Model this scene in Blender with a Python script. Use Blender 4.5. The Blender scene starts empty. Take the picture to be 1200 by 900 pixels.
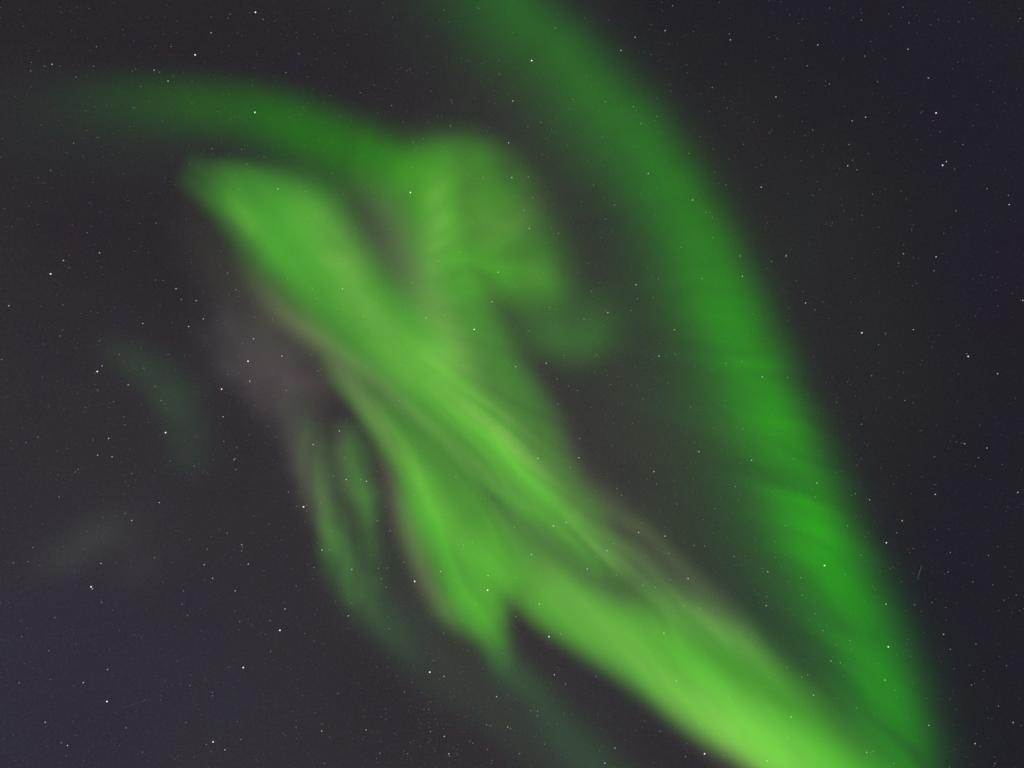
# Night sky with green aurora, seen looking almost straight up.  1 unit = 1 km.
import bpy, bmesh, math, random
import numpy as np
from mathutils import Vector, Matrix

S = bpy.context.scene
COL = S.collection
random.seed(7)

# ------------------------------------------------------------------ camera
ELEV = math.radians(80.0)                       # looks up along the field line, 10 degrees off the zenith
FWD = Vector((0.0, math.cos(ELEV), math.sin(ELEV)))
RIGHT = Vector((1.0, 0.0, 0.0))
UP = RIGHT.cross(FWD).normalized()
EYE = Vector((0.0, 0.0, 0.0017))
HFOV = math.radians(74.0)
FOC = 600.0 / math.tan(HFOV / 2)                # map units per unit of distance
cam_data = bpy.data.cameras.new('camera')
cam_data.sensor_fit = 'HORIZONTAL'
cam_data.angle = HFOV
cam_data.clip_start = 0.0005
cam_data.clip_end = 20000.0
cam = bpy.data.objects.new('camera', cam_data)
COL.objects.link(cam)
m = Matrix((RIGHT, UP, -FWD)).transposed().to_4x4()
m.translation = EYE
cam.matrix_world = m
S.camera = cam

# ------------------------------------------------------------------ world: the moonless night sky with its sky glow
w = bpy.data.worlds.new('World')
S.world = w
w.use_nodes = True
nt = w.node_tree
nt.nodes.clear()
N, L = nt.nodes, nt.links

def node(kind, **kw):
    n = N.new(kind)
    for k, v in kw.items():
        setattr(n, k, v)
    return n

def sky_dir(x, y):
    return (FWD * FOC + RIGHT * (x - 600.0) + UP * (450.0 - y)).normalized()

tc = node('ShaderNodeTexCoord')

def dot_with(v):
    n = node('ShaderNodeVectorMath', operation='DOT_PRODUCT')
    L.new(tc.outputs['Generated'], n.inputs[0])
    n.inputs[1].default_value = v
    return n.outputs['Value']

def ramp(sock, a, b):
    n = node('ShaderNodeMapRange', interpolation_type='SMOOTHSTEP')
    L.new(sock, n.inputs['Value'])
    n.inputs['From Min'].default_value = a
    n.inputs['From Max'].default_value = b
    return n.outputs['Result']

def mixc(fac, a, b):
    n = node('ShaderNodeMix', data_type='RGBA')
    if isinstance(fac, float):
        n.inputs[0].default_value = fac
    else:
        L.new(fac, n.inputs[0])
    for i, c in ((6, a), (7, b)):
        if isinstance(c, tuple):
            n.inputs[i].default_value = (*c, 1)
        else:
            L.new(c, n.inputs[i])
    return n.outputs[2]

def addc(a, b, fac):
    n = node('ShaderNodeMix', data_type='RGBA', blend_type='ADD')
    if isinstance(fac, float):
        n.inputs[0].default_value = fac
    else:
        L.new(fac, n.inputs[0])
    L.new(a, n.inputs[6])
    if isinstance(b, tuple):
        n.inputs[7].default_value = (*b, 1)
    else:
        L.new(b, n.inputs[7])
    return n.outputs[2]

side = dot_with(RIGHT + UP * 0.35)              # skyglow fades towards the dark side of the sky
sky = mixc(ramp(side, -0.05, 0.40), (.0322, .0264, .0342), (.0160, .0147, .0222))
low = dot_with(sky_dir(-60, 960))
sky = addc(sky, (.0004, .0018, .0070), ramp(low, 0.90, 1.0))
top = dot_with(sky_dir(230, -60))
sky = mixc(ramp(top, 0.84, 1.0), sky, (.0238, .0196, .0258))
mid = dot_with(sky_dir(690, 430))
sky = addc(sky, (.0100, .0125, .0040), ramp(mid, 0.86, 1.0))
# camera grain imitated by noise in the sky colour, plus broad mottling
nz = node('ShaderNodeTexNoise', noise_dimensions='3D')
L.new(tc.outputs['Generated'], nz.inputs['Vector'])
nz.inputs['Scale'].default_value = 420.0
nz.inputs['Detail'].default_value = 1.0
sub = node('ShaderNodeVectorMath', operation='SUBTRACT')
L.new(nz.outputs['Color'], sub.inputs[0]); sub.inputs[1].default_value = (.5, .5, .5)
mad = node('ShaderNodeVectorMath', operation='MULTIPLY_ADD')
L.new(sub.outputs[0], mad.inputs[0]); mad.inputs[1].default_value = (1.0, .75, 1.0); mad.inputs[2].default_value = (1, 1, 1)
big = node('ShaderNodeTexNoise', noise_dimensions='3D')
L.new(tc.outputs['Generated'], big.inputs['Vector'])
big.inputs['Scale'].default_value = 7.0; big.inputs['Detail'].default_value = 3.0
sub2 = node('ShaderNodeVectorMath', operation='SUBTRACT')
L.new(big.outputs['Color'], sub2.inputs[0]); sub2.inputs[1].default_value = (.5, .5, .5)
mad2 = node('ShaderNodeVectorMath', operation='MULTIPLY_ADD')
L.new(sub2.outputs[0], mad2.inputs[0]); mad2.inputs[1].default_value = (.20, .30, .16); mad2.inputs[2].default_value = (1, 1, 1)
mul = node('ShaderNodeVectorMath', operation='MULTIPLY')
L.new(mad.outputs[0], mul.inputs[0]); L.new(mad2.outputs[0], mul.inputs[1])
mul2 = node('ShaderNodeVectorMath', operation='MULTIPLY')
L.new(sky, mul2.inputs[0]); L.new(mul.outputs[0], mul2.inputs[1])
# a trace of scattered light, the sun far below the horizon
nish = node('ShaderNodeTexSky', sky_type='NISHITA')
nish.sun_disc = False
nish.sun_elevation = math.radians(-14.0)
nish.sun_rotation = math.radians(200.0)
bg1 = node('ShaderNodeBackground'); L.new(mul2.outputs[0], bg1.inputs['Color'])
bg2 = node('ShaderNodeBackground'); L.new(nish.outputs['Color'], bg2.inputs['Color']); bg2.inputs['Strength'].default_value = 0.05
ad = node('ShaderNodeAddShader'); L.new(bg1.outputs[0], ad.inputs[0]); L.new(bg2.outputs[0], ad.inputs[1])
out = node('ShaderNodeOutputWorld'); L.new(ad.outputs[0], out.inputs['Surface'])

# ------------------------------------------------------------------ exposure and render settings
S.view_settings.view_transform = 'Standard'
S.view_settings.look = 'None'
S.view_settings.gamma = 1.0
S.view_settings.exposure = 0.0
S.view_settings.use_curve_mapping = False
S.render.engine = 'CYCLES'
S.cycles.use_denoising = False
S.cycles.use_adaptive_sampling = False
S.cycles.max_bounces = 1
S.cycles.volume_bounces = 0
S.cycles.sample_clamp_direct = 4.0
S.cycles.transparent_max_bounces = 256
S.cycles.sampling_pattern = 'BLUE_NOISE' if 'BLUE_NOISE' in [e.identifier for e in S.cycles.bl_rna.properties['sampling_pattern'].enum_items] else 'AUTOMATIC'

# ---- tools that lay out the glow of the aurora on a flat map of the sky, y pointing down the map ----
def hash2(ix, iy, s):
    n = (ix * 374761393 + iy * 668265263 + s * 1274126177) & 0xFFFFFFFF
    n = ((n ^ (n >> 13)) * 1274126177) & 0xFFFFFFFF
    return ((n ^ (n >> 16)) & 0xFFFFFF) / float(0xFFFFFF)

def noise(u, v, s=0):
    """smooth value noise, mean 0, range -1..1"""
    iu, iv = np.floor(u).astype(np.int64), np.floor(v).astype(np.int64)
    fu, fv = u - iu, v - iv
    fu, fv = fu * fu * fu * (fu * (fu * 6 - 15) + 10), fv * fv * fv * (fv * (fv * 6 - 15) + 10)
    a, b = hash2(iu, iv, s), hash2(iu + 1, iv, s)
    c, d = hash2(iu, iv + 1, s), hash2(iu + 1, iv + 1, s)
    return 2 * ((a * (1 - fu) + b * fu) * (1 - fv) + (c * (1 - fu) + d * fu) * fv) - 1

def fbm(u, v, s=0, n=3):
    r, a, t = 0, 1.0, 0.0
    for k in range(n):
        r = r + a * noise(u * 2 ** k + 7.3 * k, v * 2 ** k + 3.1 * k, s + k)
        t += a; a *= 0.5
    return r / t

def spline(kn, m=14):
    kn = np.array(kn, float)
    p = np.vstack([2 * kn[0] - kn[1], kn, 2 * kn[-1] - kn[-2]])
    out = []
    for i in range(1, len(p) - 2):
        t = np.linspace(0, 1, m, endpoint=False)[:, None]
        a, b, c, d = p[i - 1], p[i], p[i + 1], p[i + 2]
        q = 0.5 * (2 * b + (c - a) * t + (2 * a - 5 * b + 4 * c - d) * t ** 2 + (3 * b - a - 3 * c + d) * t ** 3)
        lin = b * (1 - t) + c * t
        q[:, 2:] = lin[:, 2:]
        out.append(q)
    out.append(kn[-1:])
    return np.vstack(out)

def rib(X, Y, kn, p=2.0, pl=None, pr=None, full=False, flip=False):
    """glow of a curved band: knots (x, y, width on the west side of a band that runs down the map, width on its east side, brightness)"""
    s = spline(kn)
    tx, ty = np.gradient(s[:, 0]), np.gradient(s[:, 1])
    ln = np.hypot(tx, ty) + 1e-9
    tx, ty = tx / ln, ty / ln
    shp = X.shape
    x, y = X.ravel().astype(np.float32), Y.ravel().astype(np.float32)
    best = np.full(x.shape, 1e12, np.float32); idx = np.zeros(x.shape, np.int32)
    for i in range(len(s)):
        d = (x - s[i, 0]) ** 2 + (y - s[i, 1]) ** 2
        m = d < best
        best[m] = d[m]; idx[m] = i
    # refine along the segment for a smooth parameter
    dx, dy = x - s[idx, 0], y - s[idx, 1]
    al = dx * tx[idx] + dy * ty[idx]
    d = np.sqrt(best)
    sd = (tx[idx] * dy - ty[idx] * dx)
    sgn = np.clip(sd / (d + 1e-6), -1, 1) * (1 if flip else -1)
    step = np.gradient(np.concatenate([[0], np.cumsum(np.hypot(np.diff(s[:, 0]), np.diff(s[:, 1])))]))
    f = np.clip(idx + al / step[idx], 0, len(s) - 1)
    i0 = np.floor(f).astype(int); i1 = np.minimum(i0 + 1, len(s) - 1); fr = f - i0
    g = lambda k: s[i0, k] * (1 - fr) + s[i1, k] * fr
    wl, wr, am = g(2), g(3), g(4)
    w = np.maximum(wl * (1 - sgn) / 2 + wr * (1 + sgn) / 2, 1e-3)
    pp = p if pl is None and pr is None else (pl or p) * (1 - sgn) / 2 + (pr or p) * (1 + sgn) / 2
    r = (am * np.exp(-(d / w) ** pp)).reshape(shp)
    if full:
        ar = np.concatenate([[0], np.cumsum(np.hypot(np.diff(s[:, 0]), np.diff(s[:, 1])))])
        return r, (ar[i0] * (1 - fr) + ar[i1] * fr).reshape(shp), sd.reshape(shp)
    return r

def blob(X, Y, cx, cy, rx, ry, ang, amp, p=2.0):
    a = math.radians(ang)
    u = ((X - cx) * math.cos(a) + (Y - cy) * math.sin(a)) / rx
    v = (-(X - cx) * math.sin(a) + (Y - cy) * math.cos(a)) / ry
    return amp * np.exp(-(u * u + v * v) ** (p / 2))

def streak(X, Y, ang, along, across, s=0, n=2):
    """fine rays: noise drawn out along a direction"""
    a = math.radians(ang)
    return fbm((X * math.cos(a) + Y * math.sin(a)) / along, (-X * math.sin(a) + Y * math.cos(a)) / across, s, n)

def warp(X, Y, amt, size, s):
    return X + amt * fbm(X / size, Y / size, s, 2), Y + amt * fbm(X / size, Y / size, s + 50, 2)

# ---- the aurora: each function gives the glow of one piece over the map ----
def arc_core(X, Y):
    X, Y = warp(X, Y, 5, 90, 3)
    r, t, sd = rib(X, Y, [(545, -110, 60, 50, .075), (593, 0, 58, 37, .080), (657, 60, 58, 38, .095), (728, 140, 56, 39, .115),
                     (778, 205, 52, 40, .13), (816, 280, 50, 38, .16), (849, 350, 50, 38, .185), (876, 420, 50, 38, .205), (906, 490, 50, 38, .215),
                     (936, 560, 50, 38, .235), (962, 625, 50, 38, .24), (992, 690, 50, 38, .205), (1024, 760, 50, 38, .175),
                     (1046, 830, 50, 38, .15), (1060, 900, 52, 38, .115), (1070, 1010, 60, 40, .07)], pl=1.8, pr=2.1, full=True)
    m = 1 + (.24 + .14 * fbm(X / 90, Y / 70, 9)) * rays(X, Y, 26, 11) * np.clip((Y - 260) / 260, .15, 1) + .10 * fbm(X / 55, Y / 55, 5) + .08 * fbm(t / 70, sd / 22, 6)
    m += .16 * blob(X, Y, 872, 426, 50, 6, 4, 1) - .12 * blob(X, Y, 905, 441, 60, 8, 6, 1) - .22 * blob(X, Y, 915, 560, 70, 8, 17, 1) + .12 * blob(X, Y, 935, 500, 50, 12, 12, 1)
    m += .12 * blob(X, Y, 900, 492, 44, 5, 12, 1)
    return r * m
def arc_halo(X, Y):
    return rib(X, Y, [(470, -110, 140, 80, .012), (580, -20, 130, 80, .014), (690, 120, 110, 70, .015), (770, 260, 115, 65, .019), (815, 390, 115, 65, .026),
                      (850, 510, 110, 75, .032), (900, 620, 100, 80, .036), (955, 720, 85, 80, .040), (1000, 810, 75, 80, .042), (1025, 900, 75, 80, .042), (1035, 1000, 60, 80, .03)], p=2.0) * (1 + .25 * rays(X, Y, 22, 14))
def west_arc(X, Y):
    X, Y = warp(X, Y, 6, 110, 23)
    r = rib(X, Y, [(-110, 190, 50, 60, 0), (-10, 140, 44, 50, .0), (60, 120, 32, 42, .006), (130, 117, 29, 38, .024), (205, 120, 30, 36, .050), (275, 130, 30, 35, .082),
                   (335, 146, 31, 34, .112), (400, 171, 32, 36, .13), (455, 193, 34, 46, .125), (510, 212, 40, 56, .08), (550, 225, 40, 60, .0)], flip=True, pl=2.4, pr=1.9)
    return r * (1 + .10 * fbm(X / 70, Y / 45, 31) + .08 * rays(X, Y, 18, 33))
def west_halo(X, Y):
    return rib(X, Y, [(-60, 160, 70, 90, .0), (40, 135, 60, 80, .008), (170, 145, 55, 80, .010), (290, 175, 50, 50, .008), (390, 215, 40, 50, .009), (450, 250, 30, 50, .012), (490, 300, 20, 50, .008), (510, 350, 10, 20, 0)], flip=True)
def curl_core(X, Y):
    X, Y = warp(X, Y, 12, 60, 41)
    r = rib(X, Y, [(400, 170, 22, 40, 0), (450, 190, 26, 50, .05), (497, 200, 34, 60, .10), (545, 205, 40, 66, .17), (582, 240, 44, 66, .18), (602, 280, 48, 66, .165), (614, 315, 46, 60, .15), (608, 342, 28, 54, .09), (590, 362, 22, 34, 0)], flip=True, pl=2.6, pr=2)
    r = r + blob(X, Y, 535, 290, 46, 85, 0, .06) + blob(X, Y, 574, 322, 44, 44, 0, .085) + blob(X, Y, 578, 328, 24, 26, 0, .05) + blob(X, Y, 640, 325, 26, 26, 0, .03)
    return r * (1 + .16 * fbm(X / 34, Y / 26, 43) + .08 * rays(X, Y, 12, 45))
def curl_pale(X, Y):
    X, Y = warp(X, Y, 10, 50, 44)
    return (blob(X, Y, 584, 262, 44, 26, -25, .045) + blob(X, Y, 518, 225, 46, 50, 0, .03) + blob(X, Y, 628, 318, 26, 18, 0, .022)) * (1 + .35 * fbm(X / 20, Y / 16, 46))
def knot_core(X, Y):
    X, Y = warp(X, Y, 8, 45, 61)
    return (blob(X, Y, 664, 382, 56, 42, 10, .078, 2.4) + blob(X, Y, 680, 400, 34, 22, 0, .03) + blob(X, Y, 622, 392, 36, 24, 0, .012)) * (1 + .18 * fbm(X / 26, Y / 30, 63))
def column_core(X, Y):
    X, Y = warp(X, Y, 4, 80, 71)
    r = rib(X, Y, [(500, 150, 40, 30, 0), (503, 205, 48, 34, .06), (508, 265, 40, 30, .14), (518, 310, 42, 34, .195), (528, 350, 56, 40, .215), (547, 400, 62, 46, .20), (570, 445, 52, 46, .175),
                   (594, 490, 46, 48, .165), (618, 530, 42, 46, .155), (642, 570, 38, 40, .14), (674, 612, 34, 34, .11), (705, 650, 26, 26, .07), (738, 680, 18, 20, 0)], pl=2.0, pr=4.2)
    return r * (1 + .12 * rays(X, Y, 20, 73) + .08 * fbm(X / 40, Y / 40, 74))
def column_pale(X, Y):
    return rib(X, Y, [(506, 190, 14, 18, 0), (512, 235, 16, 18, .04), (511, 285, 15, 18, .065), (508, 330, 20, 16, .035), (530, 400, 24, 18, .03), (550, 450, 26, 20, .055), (582, 500, 26, 24, .085),
                      (615, 545, 26, 26, .09), (655, 592, 22, 22, .07), (698, 640, 14, 18, .065), (735, 668, 10, 14, .03), (760, 690, 10, 12, 0)], p=1.9) * (1 + .6 * rays(X, Y, 32, 76) + .4 * fbm(X / 26, Y / 26, 77))
def column_edge(X, Y):
    return rib(X, Y, [(600, 410, 14, 12, 0), (640, 470, 18, 16, .006), (662, 520, 22, 18, .012), (685, 560, 22, 18, .012), (722, 595, 24, 16, .012), (760, 632, 26, 16, .012), (800, 672, 26, 16, .013),
                      (842, 712, 26, 14, .02), (885, 752, 20, 12, .014), (935, 795, 12, 8, 0)], p=2.0) \
        + rib(X, Y, [(400, 200, 26, 26, 0), (440, 235, 28, 28, .022), (468, 285, 28, 28, .038), (496, 345, 24, 24, .034), (530, 400, 22, 22, .03), (565, 440, 20, 20, 0)])
def main_core(X, Y):
    X, Y = warp(X, Y, 4, 80, 81)
    r = rib(X, Y, [(208, 196, 22, 22, 0), (240, 211, 24, 24, .085), (274, 227, 34, 36, .23), (310, 250, 46, 52, .30), (342, 275, 54, 62, .33), (373, 307, 54, 57, .32), (408, 344, 53, 53, .30), (442, 382, 52, 50, .27),
                   (480, 420, 50, 46, .25), (516, 464, 46, 40, .225), (554, 506, 42, 36, .215), (594, 547, 36, 32, .20), (634, 588, 30, 26, .18), (670, 624, 26, 20, .15), (707, 655, 22, 14, .11), (745, 682, 14, 10, 0)], pl=3.2, pr=3.6)
    m = 1 + .15 * rays(X, Y, 22, 83) * np.clip((X - 300) / 150, .3, 1) + .10 * streak(X, Y, 50, 160, 14, 84) + .06 * fbm(X / 50, Y / 50, 85)
    m += -.14 * blob(X, Y, 450, 320, 60, 14, 50, 1) + .16 * blob(X, Y, 322, 300, 66, 13, 54, 1) + .10 * blob(X, Y, 280, 246, 24, 16, 50, 1) - .16 * blob(X, Y, 400, 290, 40, 18, 50, 1)
    return np.maximum(r * m, 0) + rib(X, Y, [(430, 378, 16, 12, 0), (460, 415, 20, 14, .03), (500, 450, 22, 16, .05), (545, 490, 14, 11, .07), (590, 530, 10, 8, .08), (640, 582, 12, 10, .06), (680, 620, 10, 10, 0)]) \
        + rib(X, Y, [(520, 520, 5, 5, 0), (548, 548, 6, 5, .06), (580, 572, 6, 5, .07), (615, 600, 6, 5, .05), (640, 620, 6, 6, 0)])
def main_pale(X, Y):
    r = rib(X, Y, [(330, 225, 20, 20, 0), (372, 262, 24, 22, .05), (402, 305, 24, 26, .08), (418, 345, 22, 20, .06), (438, 378, 20, 20, .055), (468, 425, 22, 18, .045), (510, 452, 24, 18, .05), (540, 480, 22, 16, .04), (590, 525, 18, 14, .03), (630, 570, 10, 10, 0)])
    r = r + blob(X, Y, 505, 420, 44, 15, 38, .05) + blob(X, Y, 288, 258, 30, 12, 60, .03) + blob(X, Y, 550, 440, 50, 10, 30, .02)
    return np.maximum(r * (1.1 + .36 * rays(X, Y, 28, 87) + .3 * streak(X, Y, 42, 120, 8, 88) + .4 * fbm(X / 30, Y / 22, 89)), 0)
def main_edge(X, Y):
    r = rib(X, Y, [(262, 270, 14, 18, 0), (290, 318, 14, 20, .010), (330, 362, 16, 18, .035), (375, 398, 18, 16, .07), (410, 420, 16, 12, .07), (445, 446, 13, 9, .06), (470, 470, 12, 8, .065), (505, 498, 9, 7, .055),
                   (540, 530, 9, 7, .05), (570, 556, 8, 7, .045), (598, 580, 8, 6, .03), (630, 605, 8, 8, 0)])
    return r
def ridge_core(X, Y):
    X, Y = warp(X, Y, 4, 60, 91)
    r = rib(X, Y, [(372, 415, 12, 12, 0), (402, 448, 13, 18, .07), (428, 478, 14, 24, .12), (452, 508, 16, 34, .16), (478, 545, 20, 44, .20), (504, 588, 32, 50, .24), (522, 630, 36, 60, .30), (542, 665, 38, 60, .34),
                   (554, 700, 36, 50, .35), (566, 728, 28, 34, .31), (575, 748, 20, 23, .19), (582, 766, 16, 20, .08), (592, 788, 14, 18, 0)], pl=2.6, pr=2.8)
    r = r + rib(X, Y, [(460, 520, 10, 10, 0), (488, 562, 16, 14, .14), (508, 600, 18, 16, .15), (526, 632, 18, 18, .08), (545, 665, 16, 16, 0)])
    r = r + rib(X, Y, [(430, 462, 12, 10, 0), (470, 502, 20, 12, .05), (510, 540, 26, 14, .09), (555, 580, 28, 16, .11), (600, 618, 24, 16, .08), (640, 650, 20, 16, .03), (680, 685, 14, 14, 0)], p=2.2)
    return r * (1 + .17 * rays(X, Y, 20, 93))
def ridge_pale(X, Y):
    return rib(X, Y, [(375, 410, 10, 10, 0), (402, 440, 12, 14, .06), (430, 478, 12, 14, .10), (450, 506, 11, 13, .10), (480, 545, 12, 12, .065), (510, 590, 13, 13, .055), (528, 615, 14, 14, .04), (560, 650, 20, 20, .02), (600, 690, 20, 20, 0)]) * (1 + .4 * rays(X, Y, 26, 95))
def ridge_edge(X, Y):
    return rib(X, Y, [(440, 500, 10, 10, 0), (460, 560, 13, 13, .024), (474, 600, 14, 13, .035), (486, 640, 14, 13, .043), (500, 680, 13, 13, .045), (520, 714, 12, 12, .035), (542, 746, 8, 8, 0)])
def low_core(X, Y):
    X, Y = warp(X, Y, 4, 80, 101)
    r = rib(X, Y, [(540, 622, 20, 30, 0), (595, 656, 36, 40, .14), (646, 693, 37, 36, .32), (697, 731, 38, 34, .34), (752, 766, 38, 34, .33), (803, 804, 38, 36, .33), (852, 842, 35, 36, .34), (904, 878, 34, 40, .33),
                   (962, 918, 40, 46, .30), (1045, 990, 60, 50, .20)], pl=4.0, pr=3.2)
    m = 1 + .10 * rays(X, Y, 22, 103) - .16 * blob(X, Y, 885, 838, 90, 17, 38, 1) 
    return r * m
def low_shoulder(X, Y):
    X, Y = warp(X, Y, 4, 90, 105)
    r = rib(X, Y, [(680, 668, 14, 20, 0), (735, 706, 22, 34, .06), (795, 745, 28, 44, .20), (840, 778, 34, 50, .27), (880, 812, 40, 50, .29), (915, 843, 44, 50, .25), (960, 885, 50, 50, .18), (1020, 930, 56, 50, .11), (1090, 990, 60, 60, .04)], pl=2.4, pr=3.4)
    return r * (1 + .13 * rays(X, Y, 26, 107) - .3 * blob(X, Y, 885, 842, 90, 16, 38, 1) )
def low_pale(X, Y):
    return (rib(X, Y, [(590, 640, 22, 22, 0), (640, 685, 24, 24, .05), (705, 735, 26, 22, .07), (762, 782, 24, 24, .08), (806, 820, 24, 26, .13), (855, 857, 25, 30, .17), (910, 898, 26, 34, .15), (975, 960, 40, 36, .08)]) \
        + blob(X, Y, 885, 840, 80, 16, 38, .05) + blob(X, Y, 855, 745, 60, 12, 40, .04)) * (1 + .22 * rays(X, Y, 24, 108))
def dim_veil(X, Y):
    """dim green veil right of the main band"""
    X, Y = warp(X, Y, 6, 60, 111)
    r = rib(X, Y, [(672, 560, 14, 20, 0), (700, 598, 26, 28, .06), (730, 632, 36, 36, .065), (765, 668, 38, 36, .07), (800, 702, 38, 34, .08), (850, 740, 28, 30, .05), (900, 790, 20, 20, 0)], p=2.6)
    r = r + rib(X, Y, [(560, 590, 12, 12, 0), (600, 610, 20, 22, .05), (650, 645, 26, 22, .05), (700, 682, 26, 24, .05), (745, 712, 26, 28, .06), (800, 740, 26, 30, .05), (850, 770, 20, 20, 0)], p=2.2)
    return r * (1 + .4 * rays(X, Y, 26, 113))
def west_fringe(X, Y):
    X, Y = warp(X, Y, 8, 60, 121)
    r = rib(X, Y, [(210, 215, 40, 40, 0), (242, 280, 34, 40, .014), (272, 328, 36, 36, .018), (308, 362, 34, 32, .02), (345, 392, 26, 26, .016), (380, 432, 18, 20, 0)])
    return r + rib(X, Y, [(275, 290, 12, 14, 0), (300, 335, 14, 14, .014), (330, 362, 14, 14, .03), (362, 388, 14, 12, .035), (392, 412, 10, 10, 0)])
def pink_patch(X, Y):
    X, Y = warp(X, Y, 14, 45, 131)
    r = blob(X, Y, 320, 426, 60, 36, 28, .036, 2.2) + rib(X, Y, [(230, 330, 30, 40, .0), (262, 380, 34, 44, .012), (290, 430, 34, 46, .014), (322, 470, 30, 44, .016), (348, 505, 26, 36, .020), (364, 550, 24, 30, .018), (368, 590, 18, 24, .012), (374, 630, 10, 14, 0)])
    return r * (1 + .4 * fbm(X / 24, Y / 24, 133))
def ray_core(X, Y):
    """the left of the two short green rays"""
    X, Y = warp(X, Y, 8, 36, 141)
    r = rib(X, Y, [(335, 455, 20, 20, 0), (355, 505, 22, 20, .035), (370, 548, 24, 20, .05), (382, 590, 24, 17, .08), (388, 625, 24, 17, .12), (395, 655, 24, 17, .115), (410, 682, 22, 17, .075), (432, 710, 20, 18, .045), (458, 738, 20, 18, .025), (500, 775, 18, 18, 0)], flip=True, p=2.0)
    return .92 * r * (1 + .35 * rays(X, Y, 16, 143) + .3 * fbm(X / 11, Y / 45, 144))
def ray_pale(X, Y):
    return rib(X, Y, [(340, 480, 18, 16, 0), (365, 540, 22, 18, .022), (374, 590, 18, 12, .035), (378, 620, 10, 10, .025), (382, 650, 8, 8, 0)])
def ray2_core(X, Y):
    X, Y = warp(X, Y, 6, 32, 151)
    return rib(X, Y, [(404, 485, 14, 16, 0), (412, 525, 17, 18, .10), (417, 560, 17, 16, .14), (424, 582, 16, 15, .15), (431, 602, 14, 14, .11), (435, 628, 13, 13, .06), (440, 665, 14, 14, .025), (450, 700, 12, 12, 0)], p=1.9) * (1 + .25 * fbm(X / 10, Y / 40, 153))
def ray2_edge(X, Y):
    return rib(X, Y, [(395, 480, 12, 12, 0), (402, 520, 12, 12, .015), (405, 560, 10, 10, .018), (412, 610, 10, 10, 0)]) + rib(X, Y, [(440, 500, 8, 8, 0), (452, 560, 10, 10, .01), (462, 610, 12, 12, .014), (472, 660, 12, 12, 0)])
def foot_core(X, Y):
    """dim band under the lower left edge"""
    X, Y = warp(X, Y, 6, 70, 161)
    r = rib(X, Y, [(375, 600, 30, 20, 0), (400, 655, 48, 26, .026), (430, 700, 50, 28, .036), (475, 748, 54, 30, .034), (530, 795, 56, 34, .030), (590, 838, 56, 34, .028), (650, 885, 54, 34, .030), (710, 940, 50, 34, .030), (770, 1000, 40, 30, .025)], flip=True, pl=2.2, pr=2.4)
    return .72 * r * (1 + .20 * streak(X, Y, 50, 160, 18, 163))
def foot_tail(X, Y):
    X, Y = warp(X, Y, 5, 60, 165)
    return rib(X, Y, [(568, 738, 14, 18, 0), (592, 775, 17, 20, .06), (615, 802, 18, 22, .040), (645, 835, 22, 24, .024), (680, 875, 26, 26, .024), (730, 925, 28, 28, .022), (780, 980, 28, 28, 0)])
def far_curl(X, Y):
    X, Y = warp(X, Y, 8, 60, 171)
    return rib(X, Y, [(105, 390, 22, 16, 0), (140, 415, 26, 18, .020), (172, 440, 30, 20, .028), (198, 470, 34, 22, .030), (215, 502, 32, 24, .024), (220, 535, 34, 26, .016), (212, 570, 34, 24, 0)], flip=True) * (1 + .3 * fbm(X / 24, Y / 30, 173))
def far_patch(X, Y):
    X, Y = warp(X, Y, 6, 50, 181)
    return (blob(X, Y, 108, 632, 72, 27, -30, .019, 1.9) + blob(X, Y, 165, 665, 50, 28, -35, .008)) * (1 + .3 * fbm(X / 40, Y / 30, 183))
def mid_glow(X, Y):
    """grey glow filling the gap between the bands"""
    return blob(X, Y, 330, 470, 190, 330, -40, .006) 

def rays(X, Y, f=26.0, s=0):
    """thin rays that spread from the point of the sky the field lines seem to come from; mean 0"""
    dx, dy = X - 385.0, Y - 350.0
    r = np.hypot(dx, dy) + 1e-6
    a = np.arctan2(dy, dx) + .05 * fbm(X / 120, Y / 120, s + 70, 2)
    n = .9 * noise(a * f, r / 210, s) + .7 * noise(a * f * 2.3, r / 150, s + 1) + .35 * noise(a * f * 5.1, r / 120, s + 2)
    return n * np.clip((r - 60) / 120, 0, 1)
# colour of the glow, linear, with green = 1 (a little light of the other colours is taken away where "cut" is over 0)
GREEN = (.175, 1.0, .075)
DEEP = (.035, 1.0, .008)
SEA = (.15, 1.0, .15)
PALE = (.80, 1.0, .40)
OLIVE = (.92, 1.0, .42)
PINK = (1.3, 1.0, .75)
ROSE = (1.2, 1.0, .92)
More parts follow.
